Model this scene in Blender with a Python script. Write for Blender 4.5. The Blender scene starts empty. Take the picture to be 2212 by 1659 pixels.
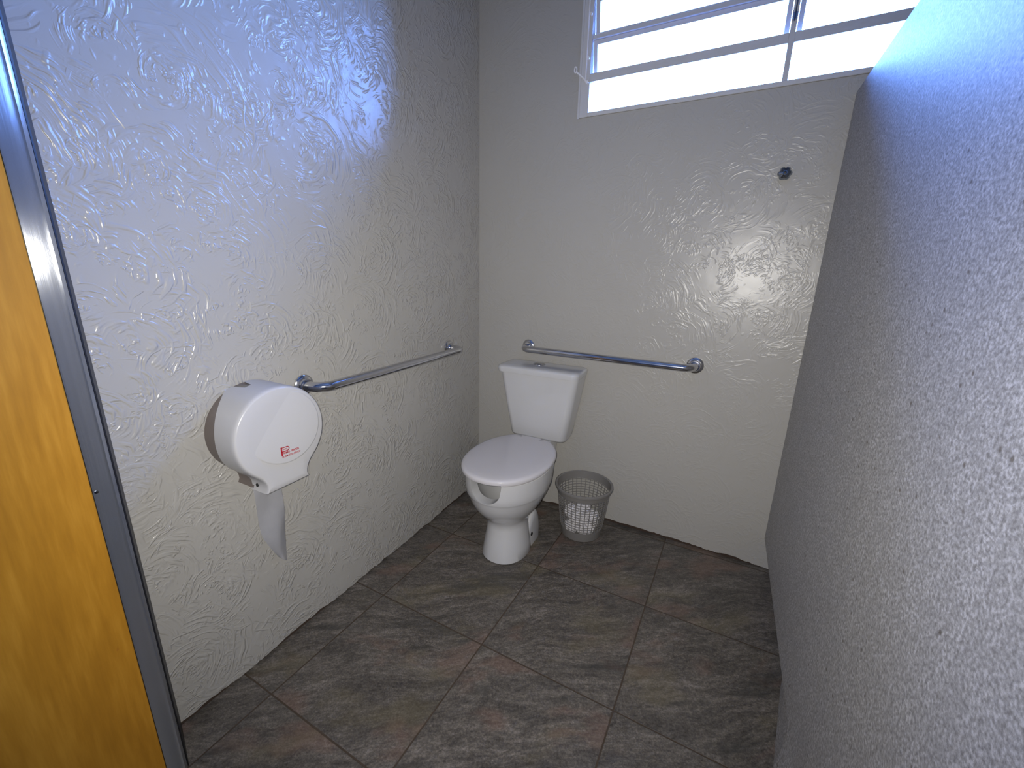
import bpy, bmesh, math, random
from mathutils import Vector, Matrix, noise

random.seed(7)
SC = bpy.context.scene
COL = SC.collection
PI = math.pi
WANG = -0.03811                       # the back wall stands 2 degrees out of square
UB = Vector((math.cos(WANG), math.sin(WANG), 0))
NB = Vector((-math.sin(WANG), math.cos(WANG), 0))


def PV(u, v, z):                      # u along the back wall from the corner, v out into the room
    return UB * u - NB * v + Vector((0, 0, z))


# ------------------------------------------------------------------ helpers
def obj(name, bm, mats, parent=None, smooth=True, loc=None, rotz=None, auto=35):
    bmesh.ops.recalc_face_normals(bm, faces=bm.faces)
    me = bpy.data.meshes.new(name)
    bm.to_mesh(me)
    bm.free()
    if not isinstance(mats, (list, tuple)):
        mats = [mats]
    for m in mats:
        me.materials.append(m)
    if smooth:
        for p in me.polygons:
            p.use_smooth = True
        me.set_sharp_from_angle(angle=math.radians(auto))
    o = bpy.data.objects.new(name, me)
    COL.objects.link(o)
    if parent is not None:
        o.parent = parent
    if loc is not None:
        o.location = loc
    if rotz is not None:
        o.rotation_euler = (0, 0, rotz)
    return o


def empty(name, loc=(0, 0, 0), rotz=0.0):
    o = bpy.data.objects.new(name, None)
    o.empty_display_size = 0.05
    COL.objects.link(o)
    o.location = loc
    o.rotation_euler = (0, 0, rotz)
    return o


def tag(o, label=None, cat=None, group=None, kind=None):
    if label:
        o['label'] = label
    if cat:
        o['category'] = cat
    if group:
        o['group'] = group
    if kind:
        o['kind'] = kind
    return o


def box(bm, a, b, mat=0, M=None):
    r = bmesh.ops.create_cube(bm, size=1.0)
    for v in r['verts']:
        v.co = Vector((a[0] + (v.co.x + .5) * (b[0] - a[0]),
                       a[1] + (v.co.y + .5) * (b[1] - a[1]),
                       a[2] + (v.co.z + .5) * (b[2] - a[2])))
        if M is not None:
            v.co = M @ v.co
    fs = {f for v in r['verts'] for f in v.link_faces}
    for f in fs:
        f.material_index = mat
    return r['verts']


def bevel(bm, w, seg=2, angle=30):
    es = [e for e in bm.edges if len(e.link_faces) == 2 and e.calc_face_angle(0) > math.radians(angle)]
    bmesh.ops.bevel(bm, geom=es, offset=w, segments=seg, affect='EDGES', profile=.6)


def loft(bm, rings, cap0=True, cap1=True, mat=0, closed=True):
    vs = [[bm.verts.new(p) for p in r] for r in rings]
    n = len(rings[0])
    for a, b in zip(vs[:-1], vs[1:]):
        for i in range(n if closed else n - 1):
            j = (i + 1) % n
            bm.faces.new((a[i], a[j], b[j], b[i])).material_index = mat
    if cap0:
        bm.faces.new(vs[0][::-1]).material_index = mat
    if cap1:
        bm.faces.new(vs[-1]).material_index = mat
    return vs


def smooth_path(pts, n=10):
    """Catmull-Rom through pts"""
    out = []
    P = [Vector(p) for p in pts]
    P = [P[0] * 2 - P[1]] + P + [P[-1] * 2 - P[-2]]
    for i in range(1, len(P) - 2):
        for k in range(n):
            t = k / n
            a, b, c, d = P[i - 1:i + 3]
            out.append(.5 * ((2 * b) + (c - a) * t + (2 * a - 5 * b + 4 * c - d) * t * t + (3 * b - a - 3 * c + d) * t ** 3))
    out.append(P[-2])
    return out


def fillet_path(pts, r, n=8):
    P = [Vector(p) for p in pts]
    out = [P[0]]
    for i in range(1, len(P) - 1):
        a = (P[i - 1] - P[i]).normalized()
        b = (P[i + 1] - P[i]).normalized()
        ang = a.angle(b)
        d = r / math.tan(ang / 2)
        c = P[i] + (a + b).normalized() * (r / math.sin(ang / 2))
        s, e = P[i] + a * d - c, P[i] + b * d - c
        for k in range(n + 1):
            th = s.angle(e)
            out.append(c + (s * math.sin((1 - k / n) * th) + e * math.sin(k / n * th)) / math.sin(th))
    out.append(P[-1])
    return out


def tube(bm, path, rad, seg=14, cap=True, mat=0):
    P = [Vector(p) for p in path]
    rings = []
    t = (P[1] - P[0]).normalized()
    ref = Vector((0, 0, 1)) if abs(t.z) < .9 else Vector((1, 0, 0))
    nrm = (ref - t * ref.dot(t)).normalized()
    for i, p in enumerate(P):
        t = (P[min(i + 1, len(P) - 1)] - P[max(i - 1, 0)]).normalized()
        nrm = (nrm - t * nrm.dot(t)).normalized()
        b = t.cross(nrm)
        r = rad[i] if isinstance(rad, (list, tuple)) else rad
        rings.append([p + (nrm * math.cos(2 * PI * k / seg) + b * math.sin(2 * PI * k / seg)) * r for k in range(seg)])
    loft(bm, rings, cap, cap, mat)


def lathe(bm, prof, seg=32, M=None, mat=0):
    """prof: (radius, height) along local z"""
    rings = []
    for r, h in prof:
        ring = [Vector((r * math.cos(2 * PI * k / seg), r * math.sin(2 * PI * k / seg), h)) for k in range(seg)]
        rings.append([M @ p for p in ring] if M is not None else ring)
    loft(bm, rings, True, True, mat)


def sellipse(a, bf, bb, fc, z, n=64, e=2.0, cx=0.0):
    """ring in toilet space; front is -y, fc is the forward distance of its middle"""
    out = []
    for k in range(n):
        t = 2 * PI * k / n
        c, s = math.cos(t), math.sin(t)
        x = a * math.copysign(abs(c) ** (2 / e), c)
        f = (bf if s > 0 else bb) * math.copysign(abs(s) ** (2 / e), s)
        out.append(Vector((cx + x, -(fc + f), z)))
    return out


def rrect(hx, y0, y1, r, z, n=6, cx=0.0):
    out = []
    r = min(r, hx - .001, (y1 - y0) / 2 - .001)
    for (sx, yc, a0) in ((1, y1 - r, 0), (-1, y1 - r, 90), (-1, y0 + r, 180), (1, y0 + r, 270)):
        for k in range(n + 1):
            a = math.radians(a0 + 90 * k / n)
            out.append(Vector((cx + sx * (hx - r) + r * math.cos(a), yc + r * math.sin(a), z)))
    return out


def bool_cut(o, cutters):
    for c in cutters:
        m = o.modifiers.new('cut', 'BOOLEAN')
        m.operation = 'DIFFERENCE'
        m.solver = 'EXACT'
        m.object = c
    dg = bpy.context.evaluated_depsgraph_get()
    me = bpy.data.meshes.new_from_object(o.evaluated_get(dg))
    o.modifiers.clear()
    old = o.data
    o.data = me
    bpy.data.meshes.remove(old)
    for c in cutters:
        bpy.data.objects.remove(c)
    return o


# ------------------------------------------------------------------ materials
class NT:
    def __init__(self, name):
        self.m = bpy.data.materials.new(name)
        self.m.use_nodes = True
        self.t = self.m.node_tree
        self.bsdf = self.t.nodes['Principled BSDF']
        self.out = self.t.nodes['Material Output']

    def n(self, typ, **kw):
        nd = self.t.nodes.new(typ)
        for k, v in kw.items():
            setattr(nd, k, v)
        return nd

    def l(self, a, b):
        self.t.links.new(a, b)

    def val(self, sock, x):
        if hasattr(x, 'is_output'):
            self.l(x, sock)
        else:
            sock.default_value = x

    def math(self, op, a, b=0.0, c=0.0, clamp=False):
        nd = self.n('ShaderNodeMath', operation=op, use_clamp=clamp)
        self.val(nd.inputs[0], a)
        self.val(nd.inputs[1], b)
        self.val(nd.inputs[2], c)
        return nd.outputs[0]

    def smooth(self, x, lo, hi):
        nd = self.n('ShaderNodeMapRange', interpolation_type='SMOOTHSTEP')
        self.val(nd.inputs['Value'], x)
        nd.inputs['From Min'].default_value = lo
        nd.inputs['From Max'].default_value = hi
        return nd.outputs['Result']

    def vmath(self, op, a, b=(0, 0, 0), scale=None):
        nd = self.n('ShaderNodeVectorMath', operation=op)
        self.val(nd.inputs[0], a)
        if op != 'SCALE':
            self.val(nd.inputs[1], b)
        if scale is not None:
            self.val(nd.inputs['Scale'], scale)
        return nd.outputs['Value'] if op in ('DOT_PRODUCT', 'LENGTH', 'DISTANCE') else nd.outputs['Vector']

    def noise(self, vec, scale, detail=2, rough=.5, dist=0, dims='3D', out='Fac'):
        nd = self.n('ShaderNodeTexNoise', noise_dimensions=dims)
        self.val(nd.inputs['Vector'], vec)
        nd.inputs['Scale'].default_value = scale
        nd.inputs['Detail'].default_value = detail
        nd.inputs['Roughness'].default_value = rough
        nd.inputs['Distortion'].default_value = dist
        return nd.outputs[out]

    def mix(self, fac, a, b, blend='MIX'):
        nd = self.n('ShaderNodeMix', data_type='RGBA', blend_type=blend)
        self.val(nd.inputs['Factor'], fac)
        self.val(nd.inputs[6], a if hasattr(a, 'is_output') else (*a, 1))
        self.val(nd.inputs[7], b if hasattr(b, 'is_output') else (*b, 1))
        return nd.outputs[2]

    def ramp(self, fac, stops):
        nd = self.n('ShaderNodeValToRGB')
        e = nd.color_ramp.elements
        e[0].position, e[0].color = stops[0][0], (*stops[0][1], 1)
        e[1].position, e[1].color = stops[-1][0], (*stops[-1][1], 1)
        for p, c in stops[1:-1]:
            x = e.new(p)
            x.color = (*c, 1)
        self.l(fac, nd.inputs[0])
        return nd.outputs[0]

    def coords(self, kind='Object'):
        return self.n('ShaderNodeTexCoord').outputs[kind]

    def bump(self, h, strength, dist):
        nd = self.n('ShaderNodeBump')
        nd.inputs['Strength'].default_value = strength
        nd.inputs['Distance'].default_value = dist
        self.l(h, nd.inputs['Height'])
        self.l(nd.outputs[0], self.bsdf.inputs['Normal'])

    def set(self, **kw):
        for k, v in kw.items():
            s = self.bsdf.inputs[k.replace('_', ' ')]
            if isinstance(v, (tuple, list)) and len(v) == 3:
                v = (*v, 1)
            self.val(s, v)
        return self


def plain(name, col, rough=.4, metal=0.0, var=.06, scale=14, **kw):
    """a plain surface with a faint uneven tint"""
    t = NT(name)
    f = t.noise(t.coords(), scale, 3, .6)
    a = tuple(c * (1 - var) for c in col)
    b = tuple(min(1, c * (1 + var)) for c in col)
    t.set(Base_Color=t.mix(f, a, b), Roughness=rough, Metallic=metal, **kw)
    return t.m


def wall_paint(name, axis, strength, col=(.455, .44, .41), calm=.5, rough=.29):
    """gloss paint over plaster trowelled in arcs; axis = which object axis runs along the wall"""
    t = NT(name)
    co = t.coords()
    sx = t.n('ShaderNodeSeparateXYZ')
    t.l(co, sx.inputs[0])
    cb = t.n('ShaderNodeCombineXYZ')
    t.l(sx.outputs[axis], cb.inputs[0])
    t.l(sx.outputs[2], cb.inputs[1])
    p = cb.outputs[0]
    wob = t.noise(p, 9, 2, .5, out='Color')
    p2 = t.vmath('ADD', p, t.vmath('SCALE', t.vmath('SUBTRACT', wob, (.5, .5, .5)), scale=.05))
    height = None
    for k, (cell, pitch, d, thr) in enumerate(((.24, .0125, (.70, .70), .26), (.11, .0095, (-.3, .95), .40),
                                               (.17, .0115, (.8, -.2), .40), (.07, .009, (.9, .4), .48))):
        sh = t.vmath('ADD', p2, (3.1 * k + .37, 1.7 * k + .11, 0))
        v = t.n('ShaderNodeTexVoronoi', voronoi_dimensions='2D')
        t.l(sh, v.inputs['Vector'])
        v.inputs['Scale'].default_value = 1 / cell
        off = t.vmath('SUBTRACT', sh, v.outputs['Position'])
        r = t.vmath('LENGTH', off)
        ox = t.n('ShaderNodeSeparateXYZ')
        t.l(off, ox.inputs[0])
        ang = t.math('ARCTAN2', ox.outputs[1], ox.outputs[0])
        pc = t.n('ShaderNodeCombineXYZ')
        t.l(t.math('MULTIPLY', r, 1 / pitch), pc.inputs[0])
        t.l(t.math('MULTIPLY', ang, 1.3), pc.inputs[1])
        rid = t.n('ShaderNodeSeparateColor')
        t.l(v.outputs['Color'], rid.inputs[0])
        t.l(t.math('MULTIPLY', rid.outputs[0], 50), pc.inputs[2])
        s = t.smooth(t.noise(pc.outputs[0], 1.15, 1.2, .5), .47, .72)
        side = t.smooth(t.vmath('DOT_PRODUCT', t.vmath('NORMALIZE', off), (*d, 0)), -.35, .25)
        msk = t.smooth(t.noise(t.vmath('ADD', p, (7.3 * k, 0, 2.2 * k)), 6.5, 2, .6), thr, thr + .10)
        h = t.math('MULTIPLY', t.math('MULTIPLY', s, side), msk)
        height = h if height is None else t.math('MAXIMUM', height, h)
    # blobs and drips of paint
    st = t.vmath('MULTIPLY', p2, (1, .55, 1))
    flecks = t.smooth(t.noise(st, 52, 1.5, .55), .63, .78)
    lumps = t.noise(p, 16, 1.5, .5)
    calmf = t.smooth(t.noise(p, 3.2, 1), .5 - calm * .35, .62)
    height = t.math('MULTIPLY', height, t.math('MULTIPLY_ADD', calmf, .65, .35))
    height = t.math('ADD', height, t.math('MULTIPLY', flecks, .5))
    height = t.math('ADD', height, t.math('MULTIPLY', lumps, .8))
    t.bump(height, strength, .0035)
    tint = t.noise(p, 2.3, 3, .6)
    c = t.mix(tint, tuple(x * .95 for x in col), tuple(x * 1.04 for x in col))
    # scuffed, unpainted spots
    chips = t.smooth(t.noise(p, 17, 4, .7), .73, .75)
    c = t.mix(t.math('MULTIPLY', chips, .35), c, (.17, .12, .09))
    t.set(Base_Color=c, Roughness=rough, Specular_IOR_Level=.47)
    return t.m


M_WALL_L = wall_paint('painted_plaster_swirls', 1, .60, calm=1.0, rough=.25)
M_WALL_B = wall_paint('painted_plaster_calm', 0, .25, calm=.9, rough=.31)
M_WALL_PLAIN = plain('plain_wall_paint', (.455, .44, .41), .35)
M_GAP = plain('bare_plaster_gap', (.055, .035, .025), .9, scale=60, var=.4)
M_CEIL = plain('ceiling_paint', (.6, .6, .58), .7)
M_WHITE_METAL = plain('white_window_paint', (.62, .62, .64), .35)
M_CERAMIC = plain('glazed_ceramic', (.60, .60, .61), .12, var=.015, Coat_Weight=.5, Coat_Roughness=.05)
M_SEAT = plain('white_seat_plastic', (.63, .61, .63), .22, var=.015)
M_PLASTIC = plain('white_dispenser_plastic', (.55, .545, .55), .25, var=.02)
M_BACK = plain('taupe_dispenser_plastic', (.17, .14, .125), .45)
M_BIN = plain('grey_bin_plastic', (.21, .20, .19), .45)
M_PAPER = plain('tissue_paper', (.70, .68, .70), .9, scale=40)
M_STRIP = plain('thin_tissue_paper', (.60, .60, .63), .85, scale=30, Transmission_Weight=0.0)
M_CHROME = plain('chrome', (.60, .60, .62), .16, 1.0, var=.03, scale=30)
M_DARKCHROME = plain('dark_chrome', (.30, .33, .38), .12, 1.0, var=.05)
M_RUBBER = plain('black_rubber', (.012, .012, .014), .5)
M_RED = plain('red_print', (.42, .015, .03), .4)
M_HOOK = plain('pale_lever_paint', (.86, .86, .90), .3, 0.0)


def floor_mat():
    t = NT('stone_look_tiles')
    T = .45
    co = t.coords()
    br = t.n('ShaderNodeTexBrick', offset=0.0, offset_frequency=1, squash=1.0, squash_frequency=1)
    t.l(co, br.inputs['Vector'])
    br.inputs['Scale'].default_value = 1.0
    br.inputs['Mortar Size'].default_value = .0028
    br.inputs['Mortar Smooth'].default_value = .35
    br.inputs['Brick Width'].default_value = T
    br.inputs['Row Height'].default_value = T
    sn = t.vmath('FLOOR', t.vmath('SCALE', co, scale=1 / T))
    wn = t.n('ShaderNodeTexWhiteNoise', noise_dimensions='3D')
    t.l(t.vmath('MULTIPLY', sn, (1, 1, 0)), wn.inputs['Vector'])
    p = t.vmath('ADD', co, t.vmath('SCALE', wn.outputs['Color'], scale=9.0))
    rot = t.n('ShaderNodeMapping')
    rot.inputs['Rotation'].default_value = (0, 0, math.radians(-36))
    t.l(p, rot.inputs['Vector'])
    wv = t.noise(rot.outputs[0], 3.0, 2, .5, out='Color')
    q = t.vmath('ADD', rot.outputs[0], t.vmath('SCALE', t.vmath('SUBTRACT', wv, (.5, .5, .5)), scale=.12))
    st = t.vmath('MULTIPLY', q, (.22, 1, 1))
    v1 = t.noise(st, 17, 5, .62, .6)
    v2 = t.noise(t.vmath('ADD', st, (4, 4, 0)), 48, 4, .65)
    v3 = t.noise(t.vmath('MULTIPLY', q, (.4, 1, 1)), 120, 3, .7)
    sp = t.noise(p, 210, 2, .7)
    f = t.math('ADD', t.math('MULTIPLY', v1, .24), t.math('MULTIPLY', v2, .20))
    f = t.math('ADD', f, t.math('MULTIPLY', v3, .28))
    f = t.math('ADD', f, t.math('MULTIPLY', sp, .28))
    c = t.ramp(f, [(.38, (.042, .037, .033)), (.45, (.078, .069, .060)), (.505, (.115, .102, .088)), (.56, (.170, .150, .130)), (.64, (.28, .250, .222))])
    pink = t.smooth(t.noise(t.vmath('MULTIPLY', q, (.5, 1, 1)), 6.5, 3, .6), .53, .66)
    c = t.mix(t.math('MULTIPLY', pink, .6), c, t.mix(.5, c, (.23, .125, .09)))
    yel = t.smooth(t.noise(t.vmath('ADD', t.vmath('MULTIPLY', q, (.5, 1, 1)), (2, 9, 0)), 5.5, 3, .6), .54, .66)
    c = t.mix(t.math('MULTIPLY', yel, .55), c, t.mix(.5, c, (.17, .14, .07)))
    dk = t.smooth(t.noise(t.vmath('ADD', st, (8, 1, 0)), 11, 3, .6), .57, .66)
    c = t.mix(t.math('MULTIPLY', dk, .45), c, (.035, .036, .033))
    grout = t.mix(t.noise(co, 12, 3), (.045, .032, .022), (.09, .065, .045))
    c = t.mix(br.outputs['Fac'], c, grout)
    t.set(Base_Color=c, Roughness=t.math('MULTIPLY_ADD', v2, .25, .33), Specular_IOR_Level=.4)
    h = t.math('SUBTRACT', t.math('MULTIPLY', v3, .12), br.outputs['Fac'])
    t.bump(h, .45, .002)
    return t.m


def granite_mat():
    t = NT('speckled_granite')
    co = t.coords()
    n1 = t.noise(co, 190, 3, .6)
    n2 = t.noise(t.vmath('ADD', co, (5, 5, 5)), 90, 2, .6)
    f = t.math('ADD', t.math('MULTIPLY', n1, .75), t.math('MULTIPLY', n2, .25))
    c = t.ramp(f, [(.36, (.22, .215, .212)), (.45, (.35, .345, .345)), (.52, (.46, .455, .46)), (.61, (.66, .66, .68))])
    big = t.noise(co, 5, 3, .6)
    c = t.mix(t.smooth(t.noise(t.vmath('ADD', co, (2, 3, 4)), 26, 3, .6), .35, .65), t.mix(.30, c, (.27, .265, .26)), c)
    c = t.mix(big, t.mix(.35, c, (.27, .265, .26)), c)
    v = t.n('ShaderNodeTexVoronoi')
    t.l(co, v.inputs['Vector'])
    v.inputs['Scale'].default_value = 34
    fl = t.math('SUBTRACT', 1.0, t.smooth(v.outputs['Distance'], .05, .16))
    sel = t.n('ShaderNodeSeparateColor')
    t.l(v.outputs['Color'], sel.inputs[0])
    fl = t.math('MULTIPLY', fl, t.math('GREATER_THAN', sel.outputs[0], .72))
    c = t.mix(t.math('MULTIPLY', fl, .7), c, (.10, .08, .055))
    t.set(Base_Color=c, Roughness=.50, Specular_IOR_Level=.13)
    t.bump(n2, .02, .002)
    return t.m


def door_mat():
    t = NT('varnished_orange_wood')
    co = t.coords()
    st = t.vmath('MULTIPLY', co, (1, 1, .09))
    g = t.noise(st, 85, 4, .6)
    b = t.noise(t.vmath('MULTIPLY', co, (1, 1, .35)), 9, 3, .6)
    f = t.math('ADD', t.math('MULTIPLY', g, .5), t.math('MULTIPLY', b, .5))
    c = t.ramp(f, [(.35, (.41, .175, .012)), (.5, (.50, .220, .016)), (.65, (.60, .28, .026))])
    sp = t.smooth(t.noise(t.vmath('MULTIPLY', co, (1, 1, .6)), 22, 3, .6), .72, .78)
    c = t.mix(t.math('MULTIPLY', sp, .6), c, (.32, .06, .015))
    t.set(Base_Color=c, Roughness=.38)
    return t.m


def jamb_mat():
    t = NT('brushed_aluminium')
    co = t.coords()
    st = t.vmath('MULTIPLY', co, (1, 1, .01))
    g = t.noise(st, 900, 2, .7)
    big = t.noise(st, 120, 2, .6)
    t.set(Base_Color=t.mix(big, (.44, .46, .49), (.54, .56, .59)), Metallic=.85, Roughness=.23, Anisotropic=1.0, Anisotropic_Rotation=0.0)
    t.bump(t.math('ADD', g, t.math('MULTIPLY', big, 3)), .12, .002)
    return t.m


def glass_mat():
    t = NT('window_glass')
    tr = t.n('ShaderNodeBsdfTransparent')
    tr.inputs[0].default_value = (.94, .96, .97, 1)
    gl = t.n('ShaderNodeBsdfGlossy')
    gl.inputs['Roughness'].default_value = .02
    fr = t.n('ShaderNodeFresnel')
    fr.inputs[0].default_value = 1.45
    mx = t.n('ShaderNodeMixShader')
    t.l(fr.outputs[0], mx.inputs[0])
    t.l(tr.outputs[0], mx.inputs[1])
    t.l(gl.outputs[0], mx.inputs[2])
    t.t.nodes.remove(t.bsdf)
    t.l(mx.outputs[0], t.out.inputs[0])
    return t.m


M_FLOOR, M_GRANITE, M_DOOR, M_JAMB, M_GLASS = floor_mat(), granite_mat(), door_mat(), jamb_mat(), glass_mat()

# ------------------------------------------------------------------ the room
GX, GY, GAM = .15091, -.49452, -.02646        # a grout crossing and the turn of the tile grid
CEIL_Z, BACK_Y, SIDE_X = 2.75, -3.7, 3.2


def structure(o):
    o['kind'] = 'structure'
    return o


bm = bmesh.new()
Mi = Matrix.Translation((GX, GY, 0)) @ Matrix.Rotation(GAM, 4, 'Z')
vs = box(bm, (-.25, BACK_Y - .2, -.06), (SIDE_X + .2, .3, 0))
for v in vs:
    v.co = Mi.inverted() @ v.co
o = structure(obj('floor', bm, M_FLOOR, smooth=False))
o.matrix_world = Mi

bm = bmesh.new()
box(bm, (-.25, BACK_Y - .2, CEIL_Z), (SIDE_X + .2, .35, CEIL_Z + .1))
structure(obj('ceiling', bm, M_CEIL, smooth=False))


def wall_skin(bm, length, top, seed, z0=.004, z1=.016, hole=None, th=.006):
    """painted skin with a ragged lower edge, laid in front (-y side) of local y = 0; runs along +x"""
    rnd = random.Random(seed)
    n = int(length / .008)
    xs = [length * i / n for i in range(n + 1)]
    h, lo = .008, []
    for x in xs:
        h += rnd.uniform(-.0030, .0030)
        h = min(max(h, z0), z1)
        lo.append(h + (rnd.random() < .05) * rnd.uniform(0, .004))
    zb = .05
    a = [bm.verts.new((x, 0, z)) for x, z in zip(xs, lo)]
    b = [bm.verts.new((x, 0, zb)) for x in xs]
    c = [bm.verts.new((x, th, z)) for x, z in zip(xs, lo)]
    for i in range(n):
        bm.faces.new((a[i], a[i + 1], b[i + 1], b[i]))
        bm.faces.new((c[i], c[i + 1], a[i + 1], a[i]))
    return b


# left wall: local x runs toward the camera (-y of the world)
def build_left():
    bm = bmesh.new()
    L = 3.7
    b = wall_skin(bm, L, CEIL_Z, 3)
    t0, t1 = bm.verts.new((0, 0, CEIL_Z)), bm.verts.new((L, 0, CEIL_Z))
    bm.faces.new(b + [t1, t0])
    box(bm, (-.3, .006, 0), (L, .16, CEIL_Z), mat=1)
    return bm


bm = build_left()
# local (x, y, z) -> world (-y ...): keep object axes equal to the world's so that the paint runs along y
for v in bm.verts:
    x, y, z = v.co
    v.co = (-y, -x, z)
structure(obj('wall_left', bm, [M_WALL_L, M_GAP], smooth=False))

# back wall with the window opening
WU0, WU1, WZ0, WZ1 = .503, 1.990, 1.850, 2.440
bm = bmesh.new()
LB = SIDE_X + .15
b = wall_skin(bm, LB, CEIL_Z, 11)
pts = {}


def vv(x, z):
    k = (round(x, 4), round(z, 4))
    if k not in pts:
        pts[k] = bm.verts.new((x, 0, z))
    return pts[k]


bm.faces.new(b + [vv(LB, WZ0), vv(WU1, WZ0), vv(WU0, WZ0), vv(0, WZ0)])
bm.faces.new((vv(0, WZ0), vv(WU0, WZ0), vv(WU0, WZ1), vv(0, WZ1)))
bm.faces.new((vv(WU1, WZ0), vv(LB, WZ0), vv(LB, WZ1), vv(WU1, WZ1)))
bm.faces.new((vv(0, WZ1), vv(WU0, WZ1), vv(WU1, WZ1), vv(LB, WZ1), vv(LB, CEIL_Z), vv(0, CEIL_Z)))
for a, c in (((-.2, 0), (LB, WZ0)), ((-.2, WZ1), (LB, CEIL_Z)), ((-.2, WZ0), (WU0, WZ1)), ((WU1, WZ0), (LB, WZ1))):
    box(bm, (a[0], .006, a[1]), (c[0], .16, c[1]), mat=1)
# reveal of the opening
ring0 = [Vector((WU0, 0, WZ0)), Vector((WU1, 0, WZ0)), Vector((WU1, 0, WZ1)), Vector((WU0, 0, WZ1))]
ring1 = [p + Vector((0, .16, 0)) for p in ring0]
ring0 = [p + Vector((.0005 if p.x < 1 else -.0005, 0, .0005 if p.z < 2 else -.0005)) for p in ring0]
ring1 = [p + Vector((.0005 if p.x < 1 else -.0005, 0, .0005 if p.z < 2 else -.0005)) for p in ring1]
loft(bm, [ring0, ring1], False, False)
structure(obj('wall_back', bm, [M_WALL_B, M_GAP], smooth=False, rotz=WANG))

bm = bmesh.new()
box(bm, (SIDE_X, BACK_Y - .1, 0), (SIDE_X + .15, .2, CEIL_Z))
structure(obj('wall_right', bm, M_WALL_PLAIN, smooth=False))
bm = bmesh.new()
box(bm, (-.15, BACK_Y - .12, 0), (SIDE_X + .1, BACK_Y, CEIL_Z))
structure(obj('wall_front', bm, M_WALL_PLAIN, smooth=False))

# ------------------------------------------------------------------ the window
win = structure(empty('window_1', PV(0, 0, 0), WANG))
FY0, FY1 = -.006, .030                      # local y: minus is into the room
ZR = [1.8665, 1.9790]  # sill of each row of panes
MU = 1.2430
bm = bmesh.new()
G = .0006
box(bm, (WU0 + G, FY0, WZ0 + G), (WU0 + .041, FY1, WZ1 - G))
box(bm, (WU1 - .041, FY0, WZ0 + G), (WU1 - G, FY1, WZ1 - G))
box(bm, (WU0 + .041, FY0, WZ0 + G), (WU1 - .041, FY1, WZ0 + .0165))
box(bm, (WU0 + .041, FY0, WZ1 - .02), (WU1 - .041, FY1, WZ1 - G))
bevel(bm, .0015, 1)
obj('frame', bm, M_WHITE_METAL, win, smooth=False)
bm = bmesh.new()
box(bm, (WU0 - .004, FY0 - .004, WZ0 - .004), (WU0 + .004, FY0 + .002, WZ1))
obj('trim', bm, M_WHITE_METAL, win, smooth=False)
bm = bmesh.new()
box(bm, (MU - .0085, FY0 + .002, WZ0 + .0165), (MU + .0085, FY1 - .002, WZ1 - .02))
obj('mullion', bm, M_WHITE_METAL, win, smooth=False)
bays = ((WU0 + .041, MU - .0085), (MU + .0085, WU1 - .041))
for x0, x1 in bays:
    bm = bmesh.new()
    box(bm, (x0, FY0 + .002, 1.9770), (x1, .011, 2.0070))
    bevel(bm, .001, 1)
    obj('transom', bm, M_WHITE_METAL, win, smooth=False)
    for zt in (2.1275, 2.2740):
        bm = bmesh.new()
        box(bm, (x0, .002, zt), (x1, FY1 - .002, zt + .015))
        bevel(bm, .001, 1)
        obj('transom', bm, M_WHITE_METAL, win, smooth=False)
    bm = bmesh.new()
    box(bm, (x0 - .002, .011, WZ0 + .014), (x1 + .002, .014, 1.981))
    obj('fixed_pane', bm, M_GLASS, win, smooth=False)
# tilted sashes, three to a bay, hung near their top edge
rows = ((1.9980, 2.1270), (2.1430, 2.2735), (2.2895, 2.4195))
for x0, x1 in bays:
    for z0, z1 in rows:
        tilt = math.radians(9)
        piv = Vector((0, .016, z1 - .012))
        R = Matrix.Translation(piv) @ Matrix.Rotation(tilt, 4, 'X') @ Matrix.Translation(-piv)
        a0, a1 = x0 + .002, x1 - .002
        bm = bmesh.new()
        w = .0155
        box(bm, (a0, .0125, z0), (a0 + w, .028, z1), M=R)
        box(bm, (a1 - w, .0125, z0), (a1, .028, z1), M=R)
        box(bm, (a0 + w, .0125, z0), (a1 - w, .028, z0 + w), M=R)
        box(bm, (a0 + w, .0125, z1 - w), (a1 - w, .028, z1), M=R)
        box(bm, (a0, .004, z0 - .001), (a1, .012, z0 + .003), M=R)
        s = obj('sash', bm, M_WHITE_METAL, win, smooth=False)
        bm = bmesh.new()
        box(bm, (a0 + .008, .018, z0 + .008), (a1 - .008, .021, z1 - .008), M=R)
        obj('pane', bm, M_GLASS, s, smooth=False)
# opening lever and link rods on the left jamb and the mullion
bm = bmesh.new()
lx = WU0 + .026
ctr = Vector((.4895, -.030, 2.020))
ring = [ctr + Vector((.0052 * math.cos(t), 0, .0105 * math.sin(t))) for t in [2 * PI * k / 24 for k in range(25)]]
tube(bm, ring, .0024, 8, False)
tube(bm, [ctr + Vector((.004, 0, -.008)), Vector((lx - .003, -.022, 1.985)), Vector((lx + .002, -.014, 1.978))], .0036, 8)
tube(bm, [Vector((lx, -.014, 1.975)), Vector((lx, -.014, 2.41))], .0030, 8)
for z in (1.975, 2.06, 2.21, 2.37):
    lathe(bm, [(.0, 0), (.006, 0), (.006, .010), (0, .010)], 12, Matrix.Translation((lx + .006, -.004, z)) @ Matrix.Rotation(PI / 2, 4, 'X'))
obj('lever', bm, M_HOOK, win)
bm = bmesh.new()
tube(bm, [Vector((MU, -.010, 2.035)), Vector((MU, -.010, 2.41))], .0022, 8)
for z in (2.05, 2.20, 2.36):
    box(bm, (MU - .006, -.012, z - .010), (MU - .002, -.0045, z + .010))
    box(bm, (MU + .002, -.012, z - .010), (MU + .006, -.0045, z + .010))
obj('link_rod', bm, M_DARKCHROME, win, smooth=False)

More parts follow.
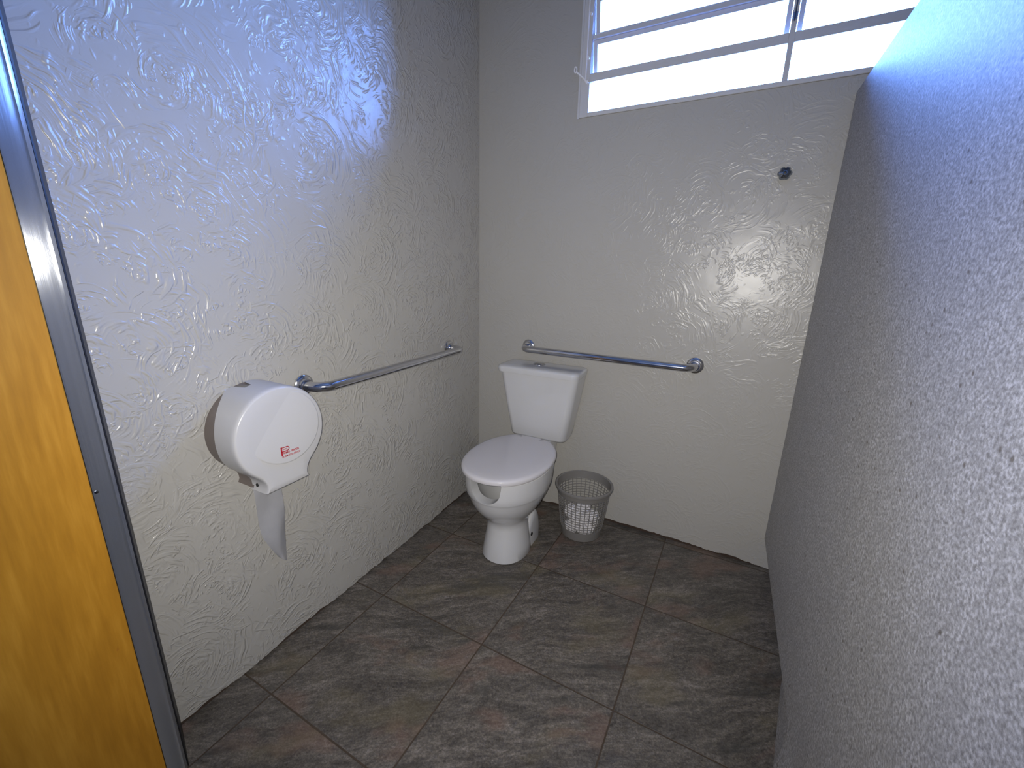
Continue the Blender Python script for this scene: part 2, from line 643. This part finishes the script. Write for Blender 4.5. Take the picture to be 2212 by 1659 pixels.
# ------------------------------------------------------------------ the granite divider
div = empty('stall_divider', (1.4505, 0, 0))
tag(div, 'tall speckled grey granite stall divider standing to the right of the toilet', 'divider')
bm = bmesh.new()
prof = [(-.052, .147), (-.672, .147), (-.672, .147 - .0005), (-1.62, .147 - .0005), (-1.62, 1.80), (-.052, 1.80)]
r0 = [Vector((0, y, z)) for y, z in prof if not (y == -.672 and z < .147)]
r0 = [Vector((0, -.0575, .147)), Vector((0, -1.62, .147)), Vector((0, -1.62, 1.801)), Vector((0, -.0575, 1.801))]
loft(bm, [r0, [p + Vector((.026, 0, 0)) for p in r0]])
bevel(bm, .002, 2)
obj('slab', bm, M_GRANITE, div, smooth=False)
bm = bmesh.new()
r0 = [Vector((.030, -.655, 0)), Vector((-.010, -.925, 0)), Vector((-.016, -1.62, 0)), Vector((.040, -1.62, 0)), Vector((.040, -.655, 0))]
loft(bm, [r0, [Vector((max(p.x, .002), p.y, .1465)) for p in r0]])
obj('foot', bm, M_GRANITE, div, smooth=False)

# ------------------------------------------------------------------ open door and its metal jamb
jam = empty('door_jamb', (.025, -1.6065, 0))
tag(jam, 'brushed aluminium door jamb fixed to the white wall beside the orange door', 'door jamb')
bm = bmesh.new()
pr = [(-.0240, -.006), (-.0240, .0375), (.060, .0085), (.0955, -.0045), (.0975, -.0075), (.0998, -.0110), (.0985, -.0135), (.0992, -.017), (.1000, -.028), (.0994, -.0400), (.0990, -.0425), (.060, -.0425), (.060, -.006)]
loft(bm, [[Vector((x, y, 0)) for x, y in pr], [Vector((x, y, 2.1)) for x, y in pr]])
obj('profile', bm, M_JAMB, jam, smooth=True, auto=40)
bm = bmesh.new()
loft(bm, [[Vector((x, y, z)) for x, y in ((-.0238, .0380), (-.0238, .0410), (.0935, -.0006), (.0945, -.0034))] for z in (0, 2.1)])
obj('shade_strip', bm, M_RUBBER, jam, smooth=False)  # black strip painting in the shade along the jamb's slanted wall side
bm = bmesh.new()
lathe(bm, [(.0, .0), (.0048, .0), (.0048, .0012), (.003, .0022), (.0, .0022)], 16, Matrix.Translation((.0993, -.0375, .790)) @ Matrix.Scale(.7, 4) @ Matrix.Rotation(PI / 2, 4, 'Y'))
obj('screw', bm, M_DARKCHROME, jam)

dr = empty('stall_door', (.086, -1.6500, 0))
tag(dr, 'orange varnished wooden stall door swung open at the left edge', 'door')
bm = bmesh.new()
box(bm, (.001, -.80, .004), (.0385, 0, 1.62))
bevel(bm, .0012, 1)
obj('door_leaf', bm, M_DOOR, dr, smooth=False)


# ------------------------------------------------------------------ grab bars
def grab_bar(name, loc, rotz, length, label):
    """local: wall in the xz plane, bar along x, room on -y"""
    root = empty(name, loc, rotz)
    tag(root, label, 'grab bar', 'chrome grab bars around the toilet')
    out = .082
    bm = bmesh.new()
    path = fillet_path([(0, -.006, 0), (0, -out, 0), (length, -out, 0), (length, -.006, 0)], .045, 10)
    tube(bm, path, .0160, 20)
    obj('rail', bm, M_CHROME, root)
    for x in (0, length):
        bm = bmesh.new()
        Mx = Matrix.Translation((x, 0, 0)) @ Matrix.Rotation(PI / 2, 4, 'X')
        lathe(bm, [(.0, .0006), (.033, .0006), (.034, .003), (.0335, .006), (.029, .010), (.0235, .0115), (.0225, .018), (.0205, .021), (.0165, .0215), (.0165, .004), (0, .004)], 32, Mx)
        obj('flange', bm, M_CHROME, root)
    return root


grab_bar('grab_bar', PV(.302, 0, .853), WANG, .786, 'horizontal chrome grab bar on the back wall above the toilet tank')
# left wall: local x -> toward the camera
grab_bar('grab_bar', (0, -.288, .857), -PI / 2, .795, 'horizontal chrome grab bar on the left wall behind the paper dispenser')
bpy.data.objects['grab_bar.001'].rotation_euler = (0, 0, PI / 2)
bpy.data.objects['grab_bar.001'].location = (0, -1.083, .857)

# ------------------------------------------------------------------ valve handle
vl = empty('valve_handle', PV(1.291, 0, 1.571), WANG)
tag(vl, 'small chrome star shaped water valve knob high on the back wall', 'valve')
bm = bmesh.new()
lathe(bm, [(.0, .0006), (.017, .0006), (.016, .004), (.009, .006), (.009, .016), (0, .016)], 24, Matrix.Rotation(PI / 2, 4, 'X'))
obj('stem', bm, M_DARKCHROME, vl)
bm = bmesh.new()


def star(r, amp, h, n=48):
    return [Vector(((r + amp * (abs(math.cos(3 * t)) ** .6 * 2 - 1)) * math.cos(t), -h, (r + amp * (abs(math.cos(3 * t)) ** .6 * 2 - 1)) * math.sin(t)))
            for t in [2 * PI * k / n + .25 for k in range(n)]]


loft(bm, [star(.014, .002, .014), star(.0195, .0026, .018), star(.0200, .0026, .026), star(.016, .0018, .034), star(.0085, .0004, .039), star(.0070, .0, .040)])
obj('knob', bm, M_DARKCHROME, vl, auto=25)
bm = bmesh.new()
lathe(bm, [(0, .0395), (.0052, .0395), (.0052, .0412), (.0046, .0416), (0, .0416)], 20, Matrix.Rotation(PI / 2, 4, 'X'))
obj('cap', bm, M_RUBBER, vl)

# ------------------------------------------------------------------ the toilet
toi = empty('toilet', PV(.428, .09, 0), WANG + .045)
tag(toi, 'white ceramic close coupled toilet with front cut out and closed lid', 'toilet')

bm = bmesh.new()
secs = [(0, .345, .100, .128, .096, 2.2), (.006, .345, .104, .133, .100, 2.2), (.05, .345, .099, .127, .094, 2.2), (.10, .345, .0925, .115, .090, 2.15),
        (.145, .345, .0885, .106, .095, 2.1), (.170, .345, .090, .106, .105, 2.1), (.195, .345, .101, .122, .125, 2.05), (.225, .343, .122, .158, .155, 2.05),
        (.26, .342, .143, .188, .185, 2.05), (.295, .341, .159, .206, .215, 2.05), (.318, .34, .1675, .2145, .23, 2.05), (.326, .34, .1700, .217, .235, 2.08),
        (.332, .34, .1725, .2205, .24, 2.1), (.36, .34, .1745, .2225, .25, 2.1), (.405, .34, .1765, .2245, .255, 2.1), (.420, .34, .1755, .2235, .255, 2.1), (.4235, .34, .1715, .2195, .251, 2.1)]
loft(bm, [sellipse(a, bf, bb, fc, z, 72, e) for z, fc, a, bf, bb, e in secs])
bowl = obj('bowl', bm, M_CERAMIC, toi, auto=50)
bm = bmesh.new()
loft(bm, [sellipse(a, bf, bb, .34, z, 64, 2.1) for z, a, bf, bb in ((.215, .02, .03, .03), (.22, .05, .06, .06), (.25, .085, .11, .10), (.30, .118, .158, .145), (.345, .136, .180, .17), (.44, .140, .186, .175))])
c1 = obj('cut_cavity', bm, M_CERAMIC, toi)
bm = bmesh.new()
nt = [Vector((.072, 0, .45)), Vector((.069, 0, .405))]
for k in range(0, 13):
    a = -PI * k / 12
    ca, sa = math.cos(a), math.sin(a)
    nt.append(Vector((.066 * math.copysign(abs(ca) ** .9, ca), 0, .391 + .058 * sa)))
nt += [Vector((-.069, 0, .405)), Vector((-.072, 0, .45))]
loft(bm, [[p + Vector((-.003, -.40, 0)) for p in nt], [p + Vector((-.003, -.70, 0)) for p in nt]])
c2 = obj('cut_notch', bm, M_CERAMIC, toi)
bpy.context.view_layer.update()
bool_cut(bowl, [c1, c2])
# soften the cut edges a little
bb_ = bmesh.new()
bb_.from_mesh(bowl.data)
bmesh.ops.remove_doubles(bb_, verts=bb_.verts, dist=.0004)
es = [e for e in bb_.edges if len(e.link_faces) == 2 and e.calc_face_angle(0) > math.radians(50) and max(v.co.z for v in e.verts) > .3 and min(v.co.z for v in e.verts) < .4232]
try:
    bmesh.ops.bevel(bb_, geom=es, offset=.004, segments=3, affect='EDGES', clamp_overlap=True)
except Exception:
    pass
# the trap behind the foot and the shelf under the tank, cast in one piece with the bowl
loft(bb_, [rrect(hx, -f1, -f0, .05, z, 6) for z, hx, f0, f1 in ((0, .046, .14, .30), (.12, .046, .13, .30), (.20, .055, .06, .30), (.30, .075, -.03, .28), (.36, .082, -.05, .24), (.40, .084, -.055, .20), (.436, .084, -.055, .12))])
bmesh.ops.recalc_face_normals(bb_, faces=bb_.faces)
bb_.to_mesh(bowl.data)
bb_.free()
for p_ in bowl.data.polygons:
    p_.use_smooth = True
bowl.data.set_sharp_from_angle(angle=math.radians(42))

# lugs that bolt the foot to the floor
for sx in (1, -1):
    bm = bmesh.new()
    rings = []
    for (x, sc) in ((.020, 1.0), (.066, 1.0), (.078, .965), (.085, .88), (.0885, .72)):
        ring = []
        for k in range(28):
            t = PI * k / 27
            f, z = .080 * math.cos(t) * sc, (.162 * math.sin(t) ** .80) * sc
            ring.append(Vector((sx * (x + .004 * (1 - z / .16)), -(.246 + f + .02 * (1 - z / .16)), max(0, z))))
        rings.append(ring)
    loft(bm, rings)
    lug = obj('lug', bm, M_CERAMIC, toi, auto=60)
    bm = bmesh.new()
    lathe(bm, [(0, 0), (.0092, 0), (.0092, .0035), (.006, .006), (0, .0065)], 16, Matrix.Translation((sx * .0890, -.288, .062)) @ Matrix.Rotation(sx * PI / 2, 4, 'Y'))
    obj('bolt', bm, M_RUBBER, lug)

# seat ring: a horseshoe, open at the front
bm = bmesh.new()
n = 60
rings = []
for k in range(n + 1):
    t = math.radians(112) + math.radians(316) * k / n
    c, s = math.cos(t), math.sin(t)
    e = 2 / 2.15

    def pt(a, bf, bb, z):
        return Vector((a * math.copysign(abs(c) ** e, c), -(.342 + (bf if s > 0 else bb) * math.copysign(abs(s) ** e, s)), z))
    rings.append([pt(.174, .231, .2, .4245), pt(.176, .233, .202, .429), pt(.174, .231, .2, .4335), pt(.12, .17, .14, .4335), pt(.12, .17, .14, .4245)])
loft(bm, rings)
obj('seat_ring', bm, M_SEAT, toi)
bm = bmesh.new()


def lidring(g, z):
    out = []
    for p in sellipse(.186 + g, .246 + g, .258 + g, .342, z, 96, 2.12):
        p.y = min(p.y, -.112)
        out.append(p)
    return out


loft(bm, [lidring(-.006, .4345), lidring(-.001, .4355), lidring(0, .440), lidring(0, .446), lidring(-.002, .4505), lidring(-.007, .4545), lidring(-.016, .4565), lidring(-.05, .4575), lidring(-.12, .458)])
obj('lid', bm, M_SEAT, toi, auto=60)
for sx in (1, -1):
    bm = bmesh.new()
    box(bm, (sx * .098 - .014, -.124, .4245), (sx * .098 + .014, -.100, .4345))
    bevel(bm, .006, 3)
    obj('hinge', bm, M_SEAT, toi)

# tank
bm = bmesh.new()
rings = []
for z, hx, y0, y1, r in ((.4365, .132, -.066, .060, .03), (.4375, .138, -.074, .066, .03), (.447, .1425, -.079, .070, .03), (.60, .169, -.0895, .070, .03), (.755, .194, -.099, .070, .03)):
    rings.append(rrect(hx, y0, y1, r, z, 6, .008))
loft(bm, rings)
obj('tank', bm, M_CERAMIC, toi, auto=60)
bm = bmesh.new()
rings = []
for z, g in ((.7555, -.004), (.757, .0), (.775, .002), (.782, .0), (.786, -.006), (.7885, -.018), (.7895, -.05)):
    rings.append(rrect(.2015 + g, -.109 - g, .074 + min(g, 0), .032, z, 6, .002))
loft(bm, rings)
obj('tank_lid', bm, M_CERAMIC, toi, auto=60)
bm = bmesh.new()
S = Matrix.Translation((-.020, -.004, .789)) @ Matrix.Diagonal((1.3, 1.3, 1, 1))
lathe(bm, [(0, 0), (.0225, 0), (.0225, .002), (.020, .0035), (.0185, .003), (0, .003)], 28, S)
lathe(bm, [(0, .003), (.0175, .003), (.0165, .0042), (0, .0046)], 28, S)
obj('flush_button', bm, M_CHROME, toi)

# ------------------------------------------------------------------ paper dispenser
dsp = empty('paper_dispenser', (0, -1.257, .780))
tag(dsp, 'round white jumbo roll toilet paper dispenser on the left wall', 'paper dispenser')


def disp_outline(sc=1.0, n=72):
    """(y, z) round body with a short spout below, counter-clockwise from the right of the spout"""
    out = []
    for k in range(n + 1):
        a = math.radians(-48 + 276 * k / n)
        out.append((.131 * math.cos(a), .131 * math.sin(a)))
    left = [(-.074, -.1120), (-.066, -.1225), (-.062, -.134), (-.061, -.146), (-.066, -.157)]
    out += left + [(-y, z) for y, z in left[::-1]]
    return [(y * sc, z * sc) for y, z in out]


OUT = disp_outline()


def rear_x(y, z):
    a = math.degrees(math.atan2(z, y)) % 360
    r = .002
    if 120 < a < 240:
        r += .050 * math.sin(PI * (a - 120) / 120) ** .75
    if 97 < a < 109:
        r = .050
    if 109 <= a < 112:
        r = .004
    if z < -.11 and y < 0:
        r = .062
    return r


bm = bmesh.new()
rings = [[Vector((rear_x(y, z), y, z)) for y, z in OUT], [Vector((max(rear_x(y, z), .075), y, z)) for y, z in OUT]]
for x, sc in ((.116, 1.0), (.125, .996), (.1300, .984), (.1328, .965), (.1335, .945), (.1335, .70)):
    rings.append([Vector((x, y * sc, z * sc - (0 if z > -.12 else (1 - sc) * .10))) for y, z in OUT])
loft(bm, rings, True, True)
# raised round panel, leaning so that its step shows below and at the right
rings = []
R0 = .103
ctr = Vector((0, .006, .016))
for rr, hh in ((1.0, -.004), (1.0, .0), (.985, .0012), (.96, .0016), (.5, .0018), (.02, .0018)):
    ring = []
    for k in range(64):
        a = 2 * PI * k / 64
        y, z = R0 * rr * math.cos(a), R0 * rr * math.sin(a)
        lean = .0014 - .0078 * ((y * -.75 + z * .66) / R0)
        ring.append(Vector((.1335 + (lean if hh > -.001 else -.004) + hh, ctr.y + y, ctr.z + z)))
    rings.append(ring)
loft(bm, rings, False, True)
obj('cover', bm, M_PLASTIC, dsp, auto=40)
bm = bmesh.new()
loft(bm, [[Vector((x, y * .975, z * .975)) for y, z in OUT] for x in (.0008, .070)])
obj('back_plate', bm, M_BACK, dsp, auto=40)
dsp_children = None
bm = bmesh.new()
lathe(bm, [(0, 0), (.005, 0), (.005, .002), (0, .0025)], 16, Matrix.Translation((.088, -.0625, -.140)) @ Matrix.Rotation(PI / 2, 4, 'X'))
obj('lock', bm, M_RUBBER, dsp)


# printed logo: a big P with two lines of lettering, leaning up to the right as the photo shows
def text_bm(bm, s, size, M, squeeze=1.0, bold=0.0):
    cu = bpy.data.curves.new('t', 'FONT')
    cu.body = s
    cu.size = size
    cu.offset = bold
    cu.resolution_u = 3
    ob = bpy.data.objects.new('t', cu)
    COL.objects.link(ob)
    bpy.context.view_layer.update()
    me = bpy.data.meshes.new_from_object(ob.evaluated_get(bpy.context.evaluated_depsgraph_get()))
    bpy.data.objects.remove(ob)
    for v in me.vertices:
        v.co = M @ Vector((v.co.x * squeeze, v.co.y, 0))
    bm.from_mesh(me)
    bpy.data.meshes.remove(me)


# face of the leaning panel: local x right (+y world), local y up
LEAN = .0078 / R0


def face_pt(y, z, lift=.0004):
    return Vector((0.1335 + .0014 + .0018 - LEAN * ((y - ctr.y) * -.75 + (z - ctr.z) * .66) + lift, y, z))


o0 = face_pt(0, 0)
ey = (face_pt(1, 0) - o0)
ez = (face_pt(0, 1) - o0)
nx = ey.cross(ez).normalized()


def face_M(y, z):
    p = face_pt(y, z)
    return Matrix(((ey.x, ez.x, nx.x, p.x), (ey.y, ez.y, nx.y, p.y), (ey.z, ez.z, nx.z, p.z), (0, 0, 0, 1)))


bm = bmesh.new()
ly, lz = -.0165, -.0610


def fp(y, z):
    return face_pt(ly + y, lz + z)


def stroke(pts, w):
    for a, b in zip(pts[:-1], pts[1:]):
        a, b = Vector(a), Vector(b)
        d = (b - a).normalized()
        nn = Vector((-d.y, d.x)) * w / 2
        q = [a - nn - d * w * .2, b - nn + d * w * .2, b + nn + d * w * .2, a + nn - d * w * .2]
        bm.faces.new([bm.verts.new(fp(*c)) for c in q])


stroke([(.0018, .0005), (.0018, .0235)], .0042)
loop = [(.0018, .0222), (.017, .0222)] + [(.017 + .0066 * math.cos(a), .0165 + .0057 * math.sin(a)) for a in [PI / 2 - PI * k / 8 for k in range(9)]] + [(.0018, .0108)]
stroke(loop, .0024)
text_bm(bm, 'PAPEL', .0056, face_M(ly + .0052, lz + .0146), .95, .00012)
text_bm(bm, 'RIMO  PAPEIS', .0082, face_M(ly + .0056, lz + .0030), .95, .00022)
text_bm(bm, 'DE BEM-ESTAR SERVICO', .0068, face_M(ly + .0004, lz - .0062), .74, .00018)
tag(obj('printed_logo', bm, M_RED, dsp, smooth=False), 'red printed letter P with two small lines of lettering')

# ------------------------------------------------------------------ loose end of paper
tp = empty('hanging_toilet_paper', (.052, -1.272, .62))
tag(tp, 'thin white strip of toilet paper hanging below the round dispenser', 'toilet paper')
bm = bmesh.new()
rows_, cols_ = 26, 12
grid = []
for i in range(rows_ + 1):
    f = i / rows_
    z = .03 - .325 * f
    l = -.043 + .024 * f ** 1.4 + .10 * max(0, f - .6) ** 1.35
    r = .043 - .002 * f - .014 * max(0, f - .8) * 5 * .5
    row = []
    for j in range(cols_ + 1):
        g = j / cols_
        y = l + (r - l) * g
        x = .008 * math.sin(PI * g) * (.4 + f) - .014 * f + .004 * math.sin(9 * f + 4 * g)
        zz = z + (.030 * (1 - g) ** 1.3 * max(0, f - .6) * 2.2)
        row.append(bm.verts.new((x, y, zz)))
    grid.append(row)
for i in range(rows_):
    for j in range(cols_):
        bm.faces.new((grid[i][j], grid[i][j + 1], grid[i + 1][j + 1], grid[i + 1][j]))
r = bmesh.ops.solidify(bm, geom=bm.faces[:], thickness=.0006)
obj('paper_strip', bm, M_STRIP, tp, auto=70)

# ------------------------------------------------------------------ waste basket
bn = empty('waste_basket', PV(.690, .148, 0), .3)
tag(bn, 'grey plastic lattice waste basket on the floor right of the toilet', 'waste basket')
H, R1, R2 = .258, .0950, .1270


def rad(z):
    return R1 + (R2 - R1) * z / H


bm = bmesh.new()
lathe(bm, [(0, .0), (.089, 0), (.094, .004), (rad(.048), .048), (rad(.048) - .003, .048), (.0905, .006), (0, .006)], 48)
obj('base', bm, M_BIN, bn)
bm = bmesh.new()
NR = 34
for k in range(NR):
    a = 2 * PI * k / NR
    pts_ = []
    for z in (.046, .225):
        pts_.append(Vector((rad(z) * math.cos(a), rad(z) * math.sin(a), z)))
    tg = Vector((-math.sin(a), math.cos(a), 0))
    nn = Vector((math.cos(a), math.sin(a), 0))
    w, d = .0017, .0012
    loft(bm, [[p + tg * sx * w + nn * sy * d for sx, sy in ((-1, -1), (1, -1), (1, 1), (-1, 1))] for p in pts_])
for i in range(13):
    z = .058 + i * .0133
    seg = 68
    ring = []
    for (dr_, dz) in ((-.0012, -.0010), (.0010, -.0010), (.0010, .0010), (-.0012, .0010)):
        ring.append([Vector(((rad(z) + dr_) * math.cos(2 * PI * k / seg), (rad(z) + dr_) * math.sin(2 * PI * k / seg), z + dz)) for k in range(seg)])
    loft(bm, ring + [ring[0]], False, False)
obj('lattice', bm, M_BIN, bn, smooth=False)
bm = bmesh.new()
prof = [(rad(.222) - .0015, .222), (rad(.222) + .0015, .222), (rad(.243) + .002, .243), (rad(.250) + .008, .244), (rad(.25) + .0105, .250), (rad(.25) + .0095, .257), (rad(.25) + .004, .2595), (rad(.25) - .001, .257), (rad(.24) - .0015, .240)]
seg = 64
rings = [[Vector((r_ * math.cos(2 * PI * k / seg), r_ * math.sin(2 * PI * k / seg), z)) for k in range(seg)] for r_, z in prof]
loft(bm, rings + [rings[0]], False, False)
obj('rim', bm, M_BIN, bn)

# crumpled papers inside it
for k, (a, rr, z, s) in enumerate(((2.2, .048, .044, .036), (3.75, .052, .046, .038), (5.15, .053, .045, .038), (.4, .050, .047, .038), (4.45, .054, .104, .037), (5.75, .052, .100, .037), (1.4, .046, .108, .036), (2.95, .050, .100, .036))):
    bm = bmesh.new()
    bmesh.ops.create_icosphere(bm, subdivisions=4, radius=1)
    of = Vector((3.1 * k, 1.7 * k, .4))
    for v in bm.verts:
        p = v.co.copy()
        d = 1 + .30 * (noise.noise(p * 1.9 + of)) - .32 * abs(noise.noise(p * 3.3 + of)) - .10 * abs(noise.noise(p * 8 + of))
        v.co = p * d * s
        v.co.z *= .92
    q = Matrix.Translation(bn.location) @ Matrix.Rotation(.3, 4, 'Z') @ Vector((rr * math.cos(a), rr * math.sin(a), z))
    pb = obj('crumpled_paper', bm, M_PAPER, loc=q, auto=25)
    tag(pb, 'crumpled white toilet paper inside the grey waste basket', 'paper', 'crumpled paper in the waste basket')

# ------------------------------------------------------------------ camera
CAM = Vector((1.17125, -1.93600, 1.22545))
RR = Vector((.89180197, .45193276, .02111921))
UU = Vector((-.13694878, .2251631, .96464844))
FF = Vector((-.43120096, .86316763, -.26269253))
cd = bpy.data.cameras.new('camera')
cd.sensor_width = 36.0
cd.sensor_fit = 'HORIZONTAL'
cd.lens = 905.455 * 36.0 / 2212
cd.clip_start = .02
co_ = bpy.data.objects.new('camera', cd)
COL.objects.link(co_)
co_.matrix_world = Matrix(((RR.x, UU.x, -FF.x, CAM.x), (RR.y, UU.y, -FF.y, CAM.y), (RR.z, UU.z, -FF.z, CAM.z), (0, 0, 0, 1)))
SC.camera = co_

# ------------------------------------------------------------------ light
# the phone's flash, beside its lens
ld = bpy.data.lights.new('phone_flash', 'SPOT')
ld.energy = 76
ld.color = (1.0, .965, .90)
ld.spot_size = math.radians(140)
ld.spot_blend = 1.0
ld.shadow_soft_size = .010
lo = bpy.data.objects.new('phone_flash', ld)
COL.objects.link(lo)
fl = CAM - RR * .015 + UU * .010 + FF * .0
lo.matrix_world = Matrix(((RR.x, UU.x, -FF.x, fl.x), (RR.y, UU.y, -FF.y, fl.y), (RR.z, UU.z, -FF.z, fl.z), (0, 0, 0, 1)))

# sky seen through the window
wd = bpy.data.worlds.new('sky')
SC.world = wd
wd.use_nodes = True
nt_ = wd.node_tree
bg = nt_.nodes['Background']
tc = nt_.nodes.new('ShaderNodeTexCoord')
sp = nt_.nodes.new('ShaderNodeSeparateXYZ')
nt_.links.new(tc.outputs['Generated'], sp.inputs[0])
rp = nt_.nodes.new('ShaderNodeValToRGB')
rp.color_ramp.elements[0].position = .0
rp.color_ramp.elements[0].color = (.20, .38, 1.0, 1)
rp.color_ramp.elements[1].position = .6
rp.color_ramp.elements[1].color = (.11, .29, 1.0, 1)
nt_.links.new(sp.outputs['Z'], rp.inputs[0])
nt_.links.new(rp.outputs[0], bg.inputs['Color'])
bg.inputs['Strength'].default_value = 70.0

pd = bpy.data.lights.new('window_daylight', 'AREA')
pd.shape = 'RECTANGLE'
pd.size = WU1 - WU0
pd.size_y = WZ1 - WZ0
pd.cycles.is_portal = True
po = bpy.data.objects.new('window_daylight', pd)
COL.objects.link(po)
po.matrix_world = Matrix.Translation(PV((WU0 + WU1) / 2, -.10, (WZ0 + WZ1) / 2)) @ Matrix.Rotation(WANG, 4, 'Z') @ Matrix.Rotation(-PI / 2, 4, 'X')

SC.view_settings.view_transform = 'Standard'
SC.view_settings.look = 'None'
SC.view_settings.exposure = 0.0
SC.view_settings.gamma = 1.0
SC.view_settings.use_curve_mapping = False

# keep the light paths short: a small closed room needs few bounces
SC.cycles.max_bounces = 5
SC.cycles.diffuse_bounces = 3
SC.cycles.glossy_bounces = 3
SC.cycles.transmission_bounces = 3
SC.cycles.transparent_max_bounces = 8
SC.cycles.caustics_reflective = False
SC.cycles.caustics_refractive = False
SC.cycles.use_adaptive_sampling = True
SC.cycles.adaptive_threshold = 0.05
